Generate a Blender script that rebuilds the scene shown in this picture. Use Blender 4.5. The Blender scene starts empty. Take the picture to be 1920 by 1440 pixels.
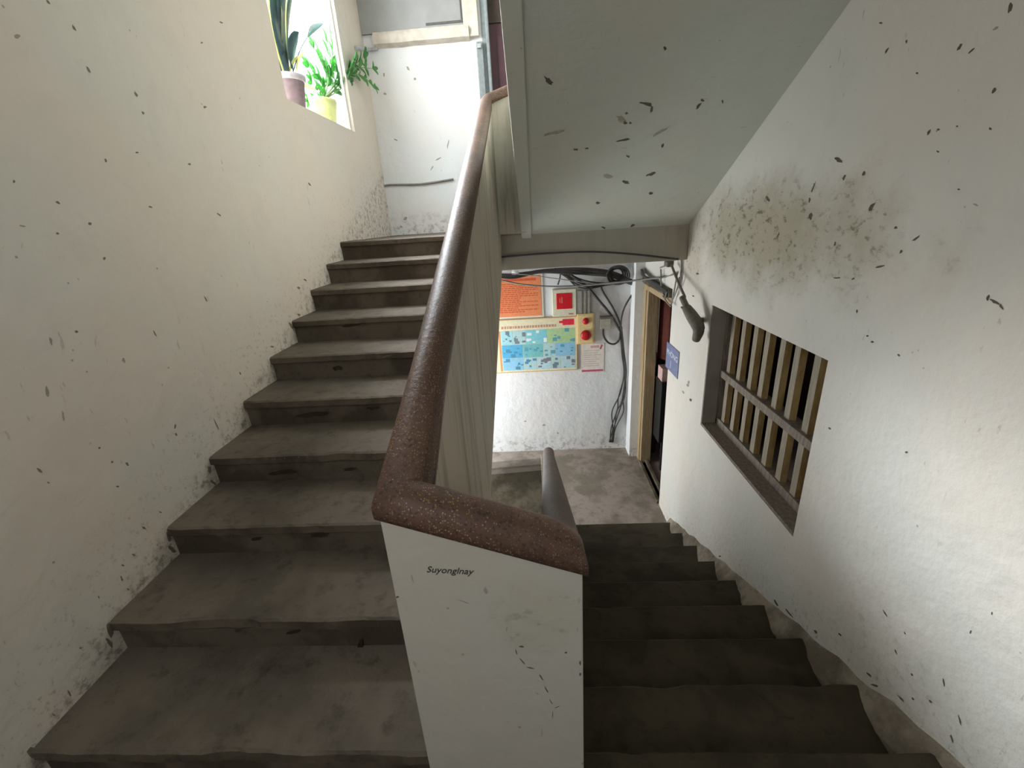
import bpy, bmesh, math, random
from mathutils import Vector, Matrix, noise

# ------------------------------------------------------------------ camera, world, lights, exposure
FPX, PITCH, YAW, ROLL = 826.4, 0.3581, 0.06183, -0.0652      # taken from the photograph's vanishing points
def cam_axes():
    cp, sp = math.cos(PITCH), math.sin(PITCH)
    cy, sy = math.cos(YAW), math.sin(YAW)
    cr, sr = math.cos(ROLL), math.sin(ROLL)
    f = Vector((0, cp, -sp)); u = Vector((0, sp, cp)); r = Vector((1, 0, 0))
    r2 = cr * r + sr * u; u2 = -sr * r + cr * u
    Rz = Matrix(((cy, -sy, 0), (sy, cy, 0), (0, 0, 1)))
    return Rz @ r2, Rz @ u2, Rz @ f
RGT, UPV, FWD = cam_axes()
scene = bpy.context.scene
COL = scene.collection
cd = bpy.data.cameras.new('camera'); cam = bpy.data.objects.new('camera', cd); COL.objects.link(cam)
cd.sensor_width = 36.0; cd.lens = 36.0 * FPX / 1920.0; cd.clip_start = 0.02; cd.clip_end = 100
M = Matrix.Identity(4)
for i in range(3):
    M[i][0] = RGT[i]; M[i][1] = UPV[i]; M[i][2] = -FWD[i]
cam.matrix_world = M
scene.camera = cam

def at(px, py, axis, val):
    """point of a real plane (X, Y or Z = val) seen at a pixel of the photograph"""
    d = RGT * ((px - 960) / FPX) - UPV * ((py - 720) / FPX) + FWD
    return d * (val / d['XYZ'.index(axis)])

w = bpy.data.worlds.new('daylight'); scene.world = w; w.use_nodes = True
bg = w.node_tree.nodes['Background']
bg.inputs[0].default_value = (0.86, 0.93, 1.0, 1); bg.inputs[1].default_value = 2.6

def area(name, loc, target, sx, sy, power, color):
    l = bpy.data.lights.new(name, 'AREA'); l.shape = 'RECTANGLE'; l.size = sx; l.size_y = sy
    l.energy = power; l.color = color
    o = bpy.data.objects.new(name, l); COL.objects.link(o); o.location = loc
    o.rotation_euler = (Vector(target) - Vector(loc)).to_track_quat('-Z', 'Y').to_euler()
    return o
# daylight through the plant window and the lower entrance; landing fill through an added, unseen opening
area('window_daylight', (-2.35, 4.05, 1.95), (0.2, 4.3, 0.3), 1.3, 1.6, 165, (0.92, 0.96, 1.0))
sky = area('sky_through_window', (-2.75, 5.0, 3.05), (0.75, 1.35, -0.8), 1.3, 1.3, 190, (0.91, 0.955, 1.0)); sky.data.spread = math.radians(80)
area('landing_fill', (-0.75, -1.42, 0.6), (0.3, 1.5, 0.2), 1.0, 1.0, 15, (0.95, 0.98, 1.0))  # added fill for the near walls, no such source in view
area('entrance_daylight', (-1.95, 4.8, -2.0), (0.6, 5.0, -2.2), 1.0, 1.9, 66, (0.95, 0.98, 1.0))

vs = scene.view_settings
vs.view_transform = 'Standard'; vs.look = 'None'; vs.gamma = 1.0; vs.use_curve_mapping = False
vs.exposure = 0.2

# ------------------------------------------------------------------ dimensions (metres, eye at the origin)
R = 0.152
XL, XR = -1.632, 1.321
UY, UZ, UT = 0.819, -1.464, 0.340          # first nose of the flight going up, tread depth
DY, DZ, DT = 1.023, -1.794, 0.347          # first nose of the flight going down
ZMID, ZTOP, ZLOW = -1.63, -0.096, -3.15
YE, YLO = 5.41, 5.62                       # end walls of the upper and the lower floor
SL = 0.4445
rnd = random.Random(7)

# ------------------------------------------------------------------ node helpers
class G:
    def __init__(s, name, rough=0.85, spec=0.3):
        s.m = bpy.data.materials.new(name); s.m.use_nodes = True
        s.t = s.m.node_tree; s.b = s.t.nodes['Principled BSDF']
        s.b.inputs['Roughness'].default_value = rough
        s.b.inputs['Specular IOR Level'].default_value = spec
        s._p = None
    def n(s, typ, **kw):
        x = s.t.nodes.new(typ)
        for k, v in kw.items(): setattr(x, k, v)
        return x
    def put(s, sock, v):
        if hasattr(v, 'is_output'): s.t.links.new(v, sock)
        elif isinstance(v, (tuple, list)):
            sock.default_value = tuple(v) + (1,) if len(v) == 3 and sock.type == 'RGBA' else tuple(v)
        else: sock.default_value = v
    def pos(s):
        if s._p is None: s._p = s.n('ShaderNodeNewGeometry').outputs['Position']
        return s._p
    def xyz(s):
        x = s.n('ShaderNodeSeparateXYZ'); s.put(x.inputs[0], s.pos()); return x.outputs
    def scaled(s, sc):
        x = s.n('ShaderNodeVectorMath', operation='MULTIPLY'); s.put(x.inputs[0], s.pos()); x.inputs[1].default_value = sc
        return x.outputs[0]
    def noise(s, scale, detail=4, rough=0.55, vec=None, off=0):
        x = s.n('ShaderNodeTexNoise'); x.inputs['Scale'].default_value = scale
        x.inputs['Detail'].default_value = detail; x.inputs['Roughness'].default_value = rough
        v = vec or s.pos()
        if off:
            a = s.n('ShaderNodeVectorMath', operation='ADD'); s.put(a.inputs[0], v); a.inputs[1].default_value = (off, off * 1.7, -off); v = a.outputs[0]
        s.put(x.inputs['Vector'], v); return x.outputs['Fac']
    def voro(s, scale, vec=None, out='Distance'):
        x = s.n('ShaderNodeTexVoronoi'); x.inputs['Scale'].default_value = scale
        s.put(x.inputs['Vector'], vec or s.pos()); return x.outputs[out]
    def math(s, op, a, b=0.0, clamp=False):
        x = s.n('ShaderNodeMath', operation=op, use_clamp=clamp); s.put(x.inputs[0], a); s.put(x.inputs[1], b); return x.outputs[0]
    def ramp(s, v, lo, hi, a=0.0, b=1.0):
        x = s.n('ShaderNodeMapRange', interpolation_type='SMOOTHSTEP', clamp=True)
        s.put(x.inputs[0], v); x.inputs[1].default_value = lo; x.inputs[2].default_value = hi
        x.inputs[3].default_value = a; x.inputs[4].default_value = b; return x.outputs[0]
    def mix(s, f, a, b):
        x = s.n('ShaderNodeMix', data_type='RGBA'); s.put(x.inputs[0], f); s.put(x.inputs[6], a); s.put(x.inputs[7], b); return x.outputs[2]
    def bump(s, h, dist=0.01, strength=0.5):
        x = s.n('ShaderNodeBump'); x.inputs['Strength'].default_value = strength; x.inputs['Distance'].default_value = dist
        s.put(x.inputs['Height'], h); s.t.links.new(x.outputs[0], s.b.inputs['Normal'])
    def color(s, c): s.put(s.b.inputs['Base Color'], c)

def plain(name, c, rough=0.6, spec=0.4, var=0.12, scale=30, metal=0.0):
    g = G(name, rough, spec); g.b.inputs['Metallic'].default_value = metal
    d = tuple(x * (1 - var) for x in c); e = tuple(min(1, x * (1 + var)) for x in c)
    g.color(g.mix(g.ramp(g.noise(scale), 0.3, 0.7), d, e)); return g.m

def whitewash(name, base=(0.66, 0.63, 0.57), line=None, stain=None, spots=1.0, low=None, streak=0.0):
    """old limewash: faint tint patches, fly specks, scratches, scuffed dirt along the stairs"""
    g = G(name, 0.92, 0.15)
    warm = (base[0] * 1.0, base[1] * 0.975, base[2] * 0.95); cool = (base[0] * 0.96, base[1] * 0.985, base[2] * 0.985)
    c = g.mix(g.ramp(g.noise(1.3, 3), 0.38, 0.62), warm, cool)
    c = g.mix(g.math('MULTIPLY', g.ramp(g.noise(5, 5, 0.65, off=3), 0.5, 0.75), 0.16), c, tuple(x * 0.72 for x in base))
    # specks
    sp = g.math('MULTIPLY', g.ramp(g.voro(17), 0.10, 0.05), g.ramp(g.noise(6, 2, off=9), 0.56, 0.62))
    c = g.mix(g.math('MULTIPLY', sp, 0.6 * spots), c, (0.2, 0.17, 0.13))
    # short scratches
    sc = g.math('MULTIPLY', g.ramp(g.noise(9, 3, 0.6, vec=g.scaled((1, 4.5, 1.6))), 0.66, 0.71), g.ramp(g.noise(2.2, 2, off=5), 0.5, 0.6))
    c = g.mix(g.math('MULTIPLY', sc, 0.38 * spots), c, (0.25, 0.22, 0.18))
    if line:                                    # (y0, z0, slope): scuffs that follow a flight of stairs
        y0, z0, s = line; o = g.xyz()
        h = g.math('SUBTRACT', o['Z'], g.math('ADD', g.math('MULTIPLY', g.math('SUBTRACT', o['Y'], y0), s), z0))
        band = g.ramp(h, 0.42, 0.0)
        near = g.ramp(h, 0.05, -0.06)
        blot = g.math('MULTIPLY', band, g.ramp(g.noise(42, 6, 0.7, off=2), 0.55, 0.66))
        c = g.mix(g.math('MULTIPLY', blot, 0.5), c, (0.24, 0.20, 0.15))
        edge = g.math('MULTIPLY', near, g.ramp(g.noise(22, 6, 0.75, off=8), 0.46, 0.66))
        c = g.mix(g.math('MULTIPLY', edge, 0.75), c, (0.17, 0.135, 0.10))
    if low:                                     # (z, height): scuffs along a floor
        o = g.xyz(); h = g.math('SUBTRACT', o['Z'], low[0])
        blot = g.math('MULTIPLY', g.ramp(h, low[1], 0.0), g.ramp(g.noise(16, 6, 0.7, off=2), 0.48, 0.62))
        c = g.mix(g.math('MULTIPLY', blot, 0.6), c, (0.22, 0.19, 0.16))
    for st in (stain or []):                    # (centre, radii, strength): smoky smudge with mottled mould
        d = g.n('ShaderNodeVectorMath', operation='SUBTRACT'); g.put(d.inputs[0], g.pos()); d.inputs[1].default_value = st[0]
        e = g.n('ShaderNodeVectorMath', operation='DIVIDE'); g.put(e.inputs[0], d.outputs[0]); e.inputs[1].default_value = st[1]
        l = g.n('ShaderNodeVectorMath', operation='LENGTH'); g.put(l.inputs[0], e.outputs[0])
        k = g.ramp(g.math('ADD', l.outputs['Value'], g.math('MULTIPLY', g.math('SUBTRACT', g.noise(3.5, 5, 0.6), 0.5), 1.1)), 1.0, 0.25)
        c = g.mix(g.math('MULTIPLY', k, 0.55 * st[2]), c, (0.36, 0.32, 0.22))
        k2 = g.math('MULTIPLY', k, g.ramp(g.noise(15, 7, 0.72, vec=g.scaled((1, 1.0, 1.7))), 0.52, 0.66))
        c = g.mix(g.math('MULTIPLY', k2, 0.62 * st[2]), c, (0.13, 0.115, 0.08))
    if streak:                                  # runs of grime down the face
        k = g.ramp(g.noise(6, 5, 0.6, vec=g.scaled((3.0, 3.0, 0.28)), off=4), 0.45, 0.72)
        c = g.mix(g.math('MULTIPLY', k, streak), c, (0.22, 0.185, 0.125))
    g.color(c)
    h = g.math('ADD', g.math('MULTIPLY', g.noise(4, 3), 1.0), g.math('MULTIPLY', g.noise(40, 4, 0.6), 0.16))
    g.bump(h, 0.03, 0.5)
    return g.m

def concrete(name, base, dark, grain=1.0, spec=0.25, rough=0.75, top_tone=None):
    g = G(name, rough, spec)
    c = g.mix(g.ramp(g.noise(3.0, 5, 0.6), 0.42, 0.6), base, dark)
    if top_tone:        # upward faces take this paler tone, upright ones keep the base
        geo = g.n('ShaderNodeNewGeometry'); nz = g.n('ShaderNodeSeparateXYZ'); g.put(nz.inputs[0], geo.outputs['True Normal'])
        t = g.mix(g.ramp(g.noise(2.4, 6, 0.65, off=11), 0.38, 0.66), top_tone, tuple(x * 0.62 for x in top_tone))
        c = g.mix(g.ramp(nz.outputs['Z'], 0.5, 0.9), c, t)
    c = g.mix(g.math('MULTIPLY', g.ramp(g.noise(14, 6, 0.7, off=4), 0.5, 0.72), 0.55), c, tuple(x * 0.55 for x in dark))
    c = g.mix(g.math('MULTIPLY', g.ramp(g.voro(70), 0.22, 0.1), 0.12 * grain), c, tuple(min(1, x * 2.0) for x in base))
    g.color(c)
    g.bump(g.math('ADD', g.noise(18, 5, 0.6), g.math('MULTIPLY', g.noise(90, 3), 0.3)), 0.012, 0.5 * grain)
    return g.m

MARK = plain('dirt_mark', (0.12, 0.10, 0.078), 0.95, 0.1)
GRIME = plain('step_grime', (0.038, 0.028, 0.019), 0.9, 0.1, 0.3, 20)
MARKL = plain('brown_dirt_mark', (0.21, 0.18, 0.14), 0.95, 0.1)
MARK2 = plain('faint_dirt_mark', (0.34, 0.305, 0.25), 0.95, 0.1)
UPLINE = (UY, UZ, R / UT)
DNLINE = (DY, DZ, -R / DT)
W_LEFT = whitewash('limewash_left', (0.685, 0.628, 0.563), line=UPLINE)
W_RIGHT = whitewash('limewash_right', (0.66, 0.63, 0.575), line=DNLINE,
                    stain=[((XR, 2.75, -0.18), (0.5, 1.35, 0.40), 1.45), ((XR, 3.85, -0.35), (0.4, 0.4, 0.35), 0.8), ((XR, 1.2, -1.75), (0.4, 0.6, 0.35), 0.35)])
W_END = whitewash('limewash_end', (0.735, 0.735, 0.735), spots=0.7, low=(ZTOP, 0.3))
W_LOW = whitewash('limewash_lower', (0.72, 0.72, 0.715), spots=0.5, low=(ZLOW, 0.35))
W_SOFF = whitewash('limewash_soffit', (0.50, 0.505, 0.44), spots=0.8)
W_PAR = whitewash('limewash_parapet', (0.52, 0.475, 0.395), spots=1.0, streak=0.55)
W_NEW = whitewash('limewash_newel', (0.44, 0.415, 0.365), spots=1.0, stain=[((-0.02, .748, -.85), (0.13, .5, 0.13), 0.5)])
W_BEAM = whitewash('dusty_beam_paint', (0.36, 0.325, 0.27), spots=1.0, streak=0.2)
C_STEP = concrete('worn_step_concrete', (0.105, 0.083, 0.060), (0.058, 0.044, 0.030), top_tone=(0.152, 0.125, 0.098))
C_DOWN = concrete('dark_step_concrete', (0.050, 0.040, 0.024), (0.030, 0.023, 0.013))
C_FLOOR = concrete('dusty_floor_concrete', (0.30, 0.255, 0.215), (0.19, 0.16, 0.125))
C_CAP = concrete('dusty_cap_concrete', (0.30, 0.26, 0.22), (0.17, 0.145, 0.12))
C_DARK = concrete('grimy_concrete', (0.16, 0.135, 0.09), (0.07, 0.056, 0.034))

def terrazzo():
    g = G('brown_terrazzo', 0.55, 0.35)
    c = g.mix(g.ramp(g.noise(5, 4), 0.35, 0.65), (0.115, 0.060, 0.038), (0.075, 0.042, 0.028))
    v = g.n('ShaderNodeTexVoronoi'); v.inputs['Scale'].default_value = 210; g.put(v.inputs['Vector'], g.pos())
    sep = g.n('ShaderNodeSeparateColor'); g.put(sep.inputs[0], v.outputs['Color'])
    chip = g.math('MULTIPLY', g.ramp(v.outputs['Distance'], 0.42, 0.28), g.ramp(sep.outputs[0], 0.5, 0.6))
    c = g.mix(g.math('MULTIPLY', chip, g.ramp(g.noise(7, 3, off=6), 0.36, 0.6, 0.25, 0.9)), c, g.mix(g.ramp(sep.outputs[1], 0.3, 0.7), (0.30, 0.17, 0.05), (0.33, 0.25, 0.17)))
    dk = g.ramp(sep.outputs[2], 0.84, 0.9)
    c = g.mix(g.math('MULTIPLY', dk, 0.6), c, (0.03, 0.02, 0.016))
    # dust lies on the upward side
    nz = g.n('ShaderNodeSeparateXYZ'); geo = g.n('ShaderNodeNewGeometry'); g.put(nz.inputs[0], geo.outputs['Normal'])
    g.color(c); g.bump(g.noise(60, 4), 0.006, 0.35)
    return g.m
TERR = terrazzo()

def wood(name, a, b, sc=(8, 8, 1.2)):
    g = G(name, 0.7, 0.3)
    g.color(g.mix(g.ramp(g.noise(6, 5, 0.6, vec=g.scaled(sc)), 0.35, 0.65), a, b)); g.bump(g.noise(10, 4, vec=g.scaled(sc)), 0.01, 0.3); return g.m

# ------------------------------------------------------------------ mesh helpers
class MB:
    def __init__(s): s.bm = bmesh.new()
    def face(s, pts, mi=0, smooth=False):
        f = s.bm.faces.new([s.bm.verts.new(p) for p in pts]); f.material_index = mi; f.smooth = smooth; return f
    def box(s, a, b, mi=0):
        x0, y0, z0 = [min(a[i], b[i]) for i in range(3)]; x1, y1, z1 = [max(a[i], b[i]) for i in range(3)]
        v = [s.bm.verts.new(p) for p in ((x0, y0, z0), (x1, y0, z0), (x1, y1, z0), (x0, y1, z0), (x0, y0, z1), (x1, y0, z1), (x1, y1, z1), (x0, y1, z1))]
        for q in ((0, 3, 2, 1), (4, 5, 6, 7), (0, 1, 5, 4), (1, 2, 6, 5), (2, 3, 7, 6), (3, 0, 4, 7)):
            s.bm.faces.new([v[i] for i in q]).material_index = mi
    def prism(s, poly, axis, a, b, mi=0, smooth=False):
        """2-D polygon (other two axes in xyz order) extruded along an axis"""
        def P(p, t):
            l = list(p); l.insert(axis, t); return l
        A = [s.bm.verts.new(P(p, a)) for p in poly]; B = [s.bm.verts.new(P(p, b)) for p in poly]
        n = len(poly)
        for i in range(n):
            f = s.bm.faces.new((A[i], A[(i + 1) % n], B[(i + 1) % n], B[i])); f.material_index = mi; f.smooth = smooth
        s.bm.faces.new(A[::-1]).material_index = mi; s.bm.faces.new(B).material_index = mi
    def loft(s, rings, mi=0, smooth=True, caps=True, closed=True):
        V = [[s.bm.verts.new(p) for p in r] for r in rings]
        n = len(V[0])
        for a, b in zip(V, V[1:]):
            for i in range(n if closed else n - 1):
                f = s.bm.faces.new((a[i], a[(i + 1) % n], b[(i + 1) % n], b[i])); f.smooth = smooth; f.material_index = mi
        if caps and closed:
            s.bm.faces.new(V[0][::-1]).material_index = mi; s.bm.faces.new(V[-1]).material_index = mi
    def tube(s, pts, r, n=8, sub=6, mi=0):
        P = catmull(pts, sub) if len(pts) > 2 else [Vector(p) for p in pts]
        rings = []; up = Vector((0.31, 0.2, 0.93))
        for i, p in enumerate(P):
            t = (P[min(i + 1, len(P) - 1)] - P[max(i - 1, 0)]).normalized()
            a = t.cross(up)
            if a.length < 1e-3: a = t.cross(Vector((1, 0, 0)))
            a.normalize(); b = a.cross(t)
            rr = r(i / (len(P) - 1)) if callable(r) else r
            rings.append([p + (a * math.cos(2 * math.pi * k / n) + b * math.sin(2 * math.pi * k / n)) * rr for k in range(n)])
        s.loft(rings, mi)
    def lathe(s, c, prof, n=24, mi=0, axis='Z'):
        rings = []
        for (r, h) in prof:
            ring = []
            for k in range(n):
                x, y = r * math.cos(2 * math.pi * k / n), r * math.sin(2 * math.pi * k / n)
                ring.append(Vector(c) + (Vector((x, y, h)) if axis == 'Z' else Vector((x, h, -y)) if axis == 'Y' else Vector((h, x, y))))
            rings.append(ring)
        s.loft(rings, mi)
    def obj(s, name, mats, parent=None, bevel=0.0, loc=None):
        bmesh.ops.recalc_face_normals(s.bm, faces=s.bm.faces)
        me = bpy.data.meshes.new(name); s.bm.to_mesh(me); s.bm.free()
        for m in (mats if isinstance(mats, (list, tuple)) else [mats]): me.materials.append(m)
        o = bpy.data.objects.new(name, me); COL.objects.link(o)
        if parent is not None:
            o.parent = parent
            if parent.type == 'EMPTY': o.matrix_parent_inverse = Matrix.Translation(-parent.location)
        if bevel:
            b = o.modifiers.new('bevel', 'BEVEL'); b.width = bevel; b.segments = 2; b.limit_method = 'ANGLE'; b.angle_limit = 0.6
        return o

def catmull(pts, sub):
    P = [Vector(p) for p in pts]; P = [P[0] * 2 - P[1]] + P + [P[-1] * 2 - P[-2]]
    out = []
    for i in range(1, len(P) - 2):
        for k in range(sub):
            t = k / sub; a, b, c, d = P[i - 1], P[i], P[i + 1], P[i + 2]
            out.append(0.5 * (2 * b + (c - a) * t + (2 * a - 5 * b + 4 * c - d) * t * t + (3 * b - a - 3 * c + d) * t ** 3))
    out.append(P[-2]); return out

def thing(name, label, cat, loc, group=None):
    o = bpy.data.objects.new(name, None); COL.objects.link(o); o.location = loc; o.empty_display_size = 0.1
    o['label'] = label; o['category'] = cat
    if group: o['group'] = group
    return o
def tag(o, label, cat, group=None, kind=None):
    o['label'] = label; o['category'] = cat
    if group: o['group'] = group
    if kind: o['kind'] = kind
    return o
def struct(o, label=None, cat=None):
    o['kind'] = 'structure'
    if label: o['label'] = label
    if cat: o['category'] = cat
    return o

def marks_on(mb, axis, val, sign, lst, mi=1):
    """irregular dirt marks and chips lying on the plane, 0.6 mm proud: (px, py, long px, short px, angle)"""
    for (px, py, L, S, ang, *deep) in lst:
        k = deep[0] if deep else mi
        c = Vector((math.cos(math.radians(ang)), math.sin(math.radians(ang)))); d = Vector((-c.y, c.x))
        n = 11; pts = []
        for i in range(n):
            a = 2 * math.pi * i / n; j = rnd.uniform(0.6, 1.15)
            q = c * (math.cos(a) * L * 0.42 * j) + d * (math.sin(a) * S * 0.4 * j)
            p = at(px + q.x, py + q.y, axis, val)
            p['XYZ'.index(axis)] += sign * 0.0008
            pts.append(p)
        mb.face(pts, k)

def wall(mb, axis, pos, thick, u0, u1, v0, v1, holes, mi=0):
    """wall slab: front face at pos, body to pos+thick; holes are (u0,u1,v0,v1)"""
    us = sorted({u0, u1, *[h[0] for h in holes], *[h[1] for h in holes]}); vsx = sorted({v0, v1, *[h[2] for h in holes], *[h[3] for h in holes]})
    us = [u for u in us if u0 <= u <= u1]; vsx = [v for v in vsx if v0 <= v <= v1]
    def P(u, v, d):
        return (d, u, v) if axis == 'X' else (u, d, v)
    def solid(i, j):
        if not (0 <= i < len(us) - 1 and 0 <= j < len(vsx) - 1): return False
        u = (us[i] + us[i + 1]) / 2; v = (vsx[j] + vsx[j + 1]) / 2
        return not any(h[0] < u < h[1] and h[2] < v < h[3] for h in holes)
    a, b = pos, pos + thick
    for i in range(len(us) - 1):
        for j in range(len(vsx) - 1):
            if not solid(i, j): continue
            q = [(us[i], vsx[j]), (us[i + 1], vsx[j]), (us[i + 1], vsx[j + 1]), (us[i], vsx[j + 1])]
            mb.face([P(*p, a) for p in q], mi); mb.face([P(*p, b) for p in q[::-1]], mi)
            for (di, dj, e) in ((-1, 0, (0, 3)), (1, 0, (1, 2)), (0, -1, (0, 1)), (0, 1, (3, 2))):
                if not solid(i + di, j + dj):
                    p, r = q[e[0]], q[e[1]]; mb.face([P(*p, a), P(*r, a), P(*r, b), P(*p, b)], mi)
    bmesh.ops.remove_doubles(mb.bm, verts=mb.bm.verts, dist=1e-5)

# ------------------------------------------------------------------ the shell
mb = MB()
wall(mb, 'X', XL, -0.06, -1.4, YLO + .12, -3.4, 2.75, [(3.46, 4.72, 0.865, 2.56), (4.15, 5.45, ZLOW, -1.0)])
LM = [(198,301,12,7,70),(268,212,9,6,40),(108,380,12,7,30),(384,201,9,7,20),(255,177,16,6,60),(166,131,20,5,60),(90,4,12,6,40),
      (138,52,18,7,60),(32,68,14,12,30,2),(74,882,20,7,45),(143,622,9,6,0),(290,625,22,4,60),(378,80,7,5,0),(414,42,9,5,20),
      (257,286,8,5,0),(355,308,7,5,0),(168,420,10,8,0),(107,438,8,6,0),(282,388,9,5,20),(410,402,12,4,40),(26,340,9,5,80),(580,345,12,4,50),
      (328,800,12,5,100),(330,815,9,6,60),(405,795,30,3,65),(186,840,6,5,0),(210,866,7,6,0),(238,870,10,6,50),(220,912,9,5,0),(90,905,8,4,30),
      (195,485,10,7,90),(385,560,16,4,60),(232,676,14,8,60,2),(42,424,20,5,10,2),(95,640,22,8,80,2),(88,735,26,9,80,2),(118,780,26,6,85,2),
      (205,1180,42,16,80),(205,1205,30,12,50),(60,1412,34,30,30),(316,1005,26,10,80),(322,1030,22,10,40),(392,880,18,10,80),(400,905,20,7,40),
      (560,540,8,6,40),(572,525,9,6,30),(545,610,20,6,60),(270,990,12,5,40),(228,1085,14,5,70),(240,1105,10,4,40),(230,1060,9,4,20),(185,1120,8,4,80),
      (130,1300,16,5,60),(100,1340,10,4,30),(150,1215,7,4,0),(300,960,9,4,10),(250,1040,9,5,30),(560,590,10,5,20),(510,650,8,5,30),(450,700,7,4,60)]
marks_on(mb, 'X', XL, 1, LM)
struct(mb.obj('wall_left', [W_LEFT, MARKL, MARK2]), 'whitewashed stairwell wall on the left beside the rising steps', 'wall')

mb = MB()
wall(mb, 'X', XR, 0.13, -1.4, YLO + .12, -3.4, 2.75, [(1.965, 3.33, -1.675, -0.69), (4.28, 5.36, ZLOW, -0.80)])
RM = [(1866,566,26,9,30),(1878,575,18,8,60),(1853,558,14,8,100),(1895,14,30,11,110),(1800,88,20,8,125),(1822,95,18,6,140),(1863,171,18,8,125),(1868,53,16,8,150,2),
      (1652,43,8,6,0),(1700,78,9,6,90),(1663,95,18,5,120),(1742,248,16,6,130),(1760,243,8,5,0),(1759,284,9,5,20),(1857,241,9,6,10),(1720,137,7,5,0),(1795,237,6,5,0),
      (1573,300,22,10,20),(1583,333,16,6,120),(1620,325,16,8,110),(1525,352,34,4,110),(1518,375,14,5,100),(1635,388,28,9,125),(1520,405,18,10,90),(1680,427,9,7,0),
      (1718,447,24,5,140),(1690,472,12,6,130),(1566,457,12,5,100),(1440,373,16,8,60),(1460,440,16,4,110),(1830,384,14,6,30,2),(1660,402,10,6,0,2),(1798,355,7,5,0),
      (1607,583,10,5,100),(1627,630,7,5,0),(1636,641,8,6,0),(1686,666,8,6,30),(1600,523,10,5,150),(1570,521,22,4,0),(1650,500,30,5,170),(1556,803,9,5,30),(1700,848,9,5,0),
      (1295,750,8,6,90),(1291,717,9,6,90,2),(1290,722,7,9,0,2),(1281,735,10,4,60,2),(1308,513,7,5,0),(1300,555,6,5,0),(1440,199,10,5,130),(1475,155,8,4,60),(1545,60,8,6,0),
      (1660,1150,20,4,60),(1697,1187,8,4,60),(1680,1222,14,4,70),(1710,1265,9,5,50),(1712,1310,10,5,60),(1770,1280,20,5,80),(1800,1350,26,5,75),(1745,1315,14,5,40),(1785,1385,24,5,70),
      (1575,1190,12,5,40),(1530,1185,12,6,50),(1630,1265,16,5,40),(1455,1130,20,5,60),(1640,1285,20,6,20),(1480,1150,30,4,50),(1690,1310,26,5,45),(1860,1150,8,4,90),(1820,1185,10,4,120),
      (1320,1030,9,5,20),(1308,1018,8,5,40),(1290,1003,12,5,30),(1262,985,12,5,20),(1345,1050,10,6,40),(1400,1100,10,5,60),(1350,1043,7,4,0)]
marks_on(mb, 'X', XR, -1, RM)
struct(mb.obj('wall_right', [W_RIGHT, MARK, MARK2]), 'whitewashed wall on the right with the barred window', 'wall')

mb = MB()   # upper end wall with a shallow niche above a ledge and a doorway
wall(mb, 'Y', YE, 0.14, XL, XR + .26, -0.26, 2.75, [(-0.40, 0.62, ZTOP, 2.1)])
EM = [(720,140,10,4,90),(765,128,12,5,60),(778,148,7,6,40),(722,176,8,6,20),(742,262,10,4,30),(822,298,16,3,150),(840,270,22,3,100,2),(810,315,14,3,120,2),(760,410,10,8,0,2),(752,425,8,5,20)]
marks_on(mb, 'Y', YE, -1, EM, 2)
struct(mb.obj('wall_back', [W_END, MARK, MARK2]), 'bright white end wall of the upper landing', 'wall')
mb = MB()
wall(mb, 'Y', YLO, 0.14, XL, XR + .26, -3.4, -0.26, [])
marks_on(mb, 'Y', YLO, -1, [(985,790,6,4,0),(1020,797,7,5,0),(1046,812,6,4,40)], 2)
struct(mb.obj('wall_lower', [W_LOW, MARK, MARK2]), 'white wall of the lower landing carrying the notices', 'wall')
mb = MB(); wall(mb, 'Y', -1.4, -0.14, XL - .12, XR + .26, -1.9, 1.45, [(-1.3, -0.2, 0.1, 1.15)])
struct(mb.obj('wall_front', W_LEFT), 'landing wall with an unseen opening added for fill light behind the viewer', 'wall')
mb = MB(); mb.box((XR - .11, 5.37, ZLOW), (XR + .02, YLO, -0.42))
struct(mb.obj('trim_1', W_LOW), 'white plaster jamb between the notice wall and the lower doorway', 'jamb')

# floors
mb = MB()
mb.box((XL, -1.4, ZMID - .15), (-0.30, UY + .03, ZMID)); mb.box((-0.30, -1.4, ZMID - .15), (XR, .676, ZMID))
mb.box((XL, UY + 9 * UT + .05, ZTOP - .15), (-.30, YE, ZTOP - .004)); mb.box((-.30, 4.0, ZTOP - .15), (XR, YE, ZTOP - .008))
struct(mb.obj('floor', C_STEP), 'concrete landings between the flights', 'floor')
mb = MB(); mb.box((XL, 3.76, ZLOW - .15), (XR + .3, YLO, ZLOW)); mb.box((XL, -.2, -4.9), (XR, 3.8, -4.8))
struct(mb.obj('floor_lower', C_FLOOR), 'dusty worn concrete floor of the lower landing', 'floor')
# slabs of the storey above
mb = MB()
mb.box((XL, -1.4, 1.32), (XR, .75, 1.45))
mb.prism([(.75, 1.32), (4.2, 2.6), (4.2, 2.75), (.75, 1.45)], 0, XL, -0.09)
mb.box((XL, 4.2, 2.6), (XR, YE, 2.75))
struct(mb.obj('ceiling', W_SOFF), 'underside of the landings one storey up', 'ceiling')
# edge beam
mb = MB(); mb.box((-0.275, 3.955, -.42), (XR, 4.16, -.125)); mb.box((-0.30, 3.94, -.125), (XR, 4.16, ZTOP - .006))
struct(mb.obj('trim_2', W_BEAM, bevel=.006), 'dusty grey edge beam of the upper landing', 'beam')
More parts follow.
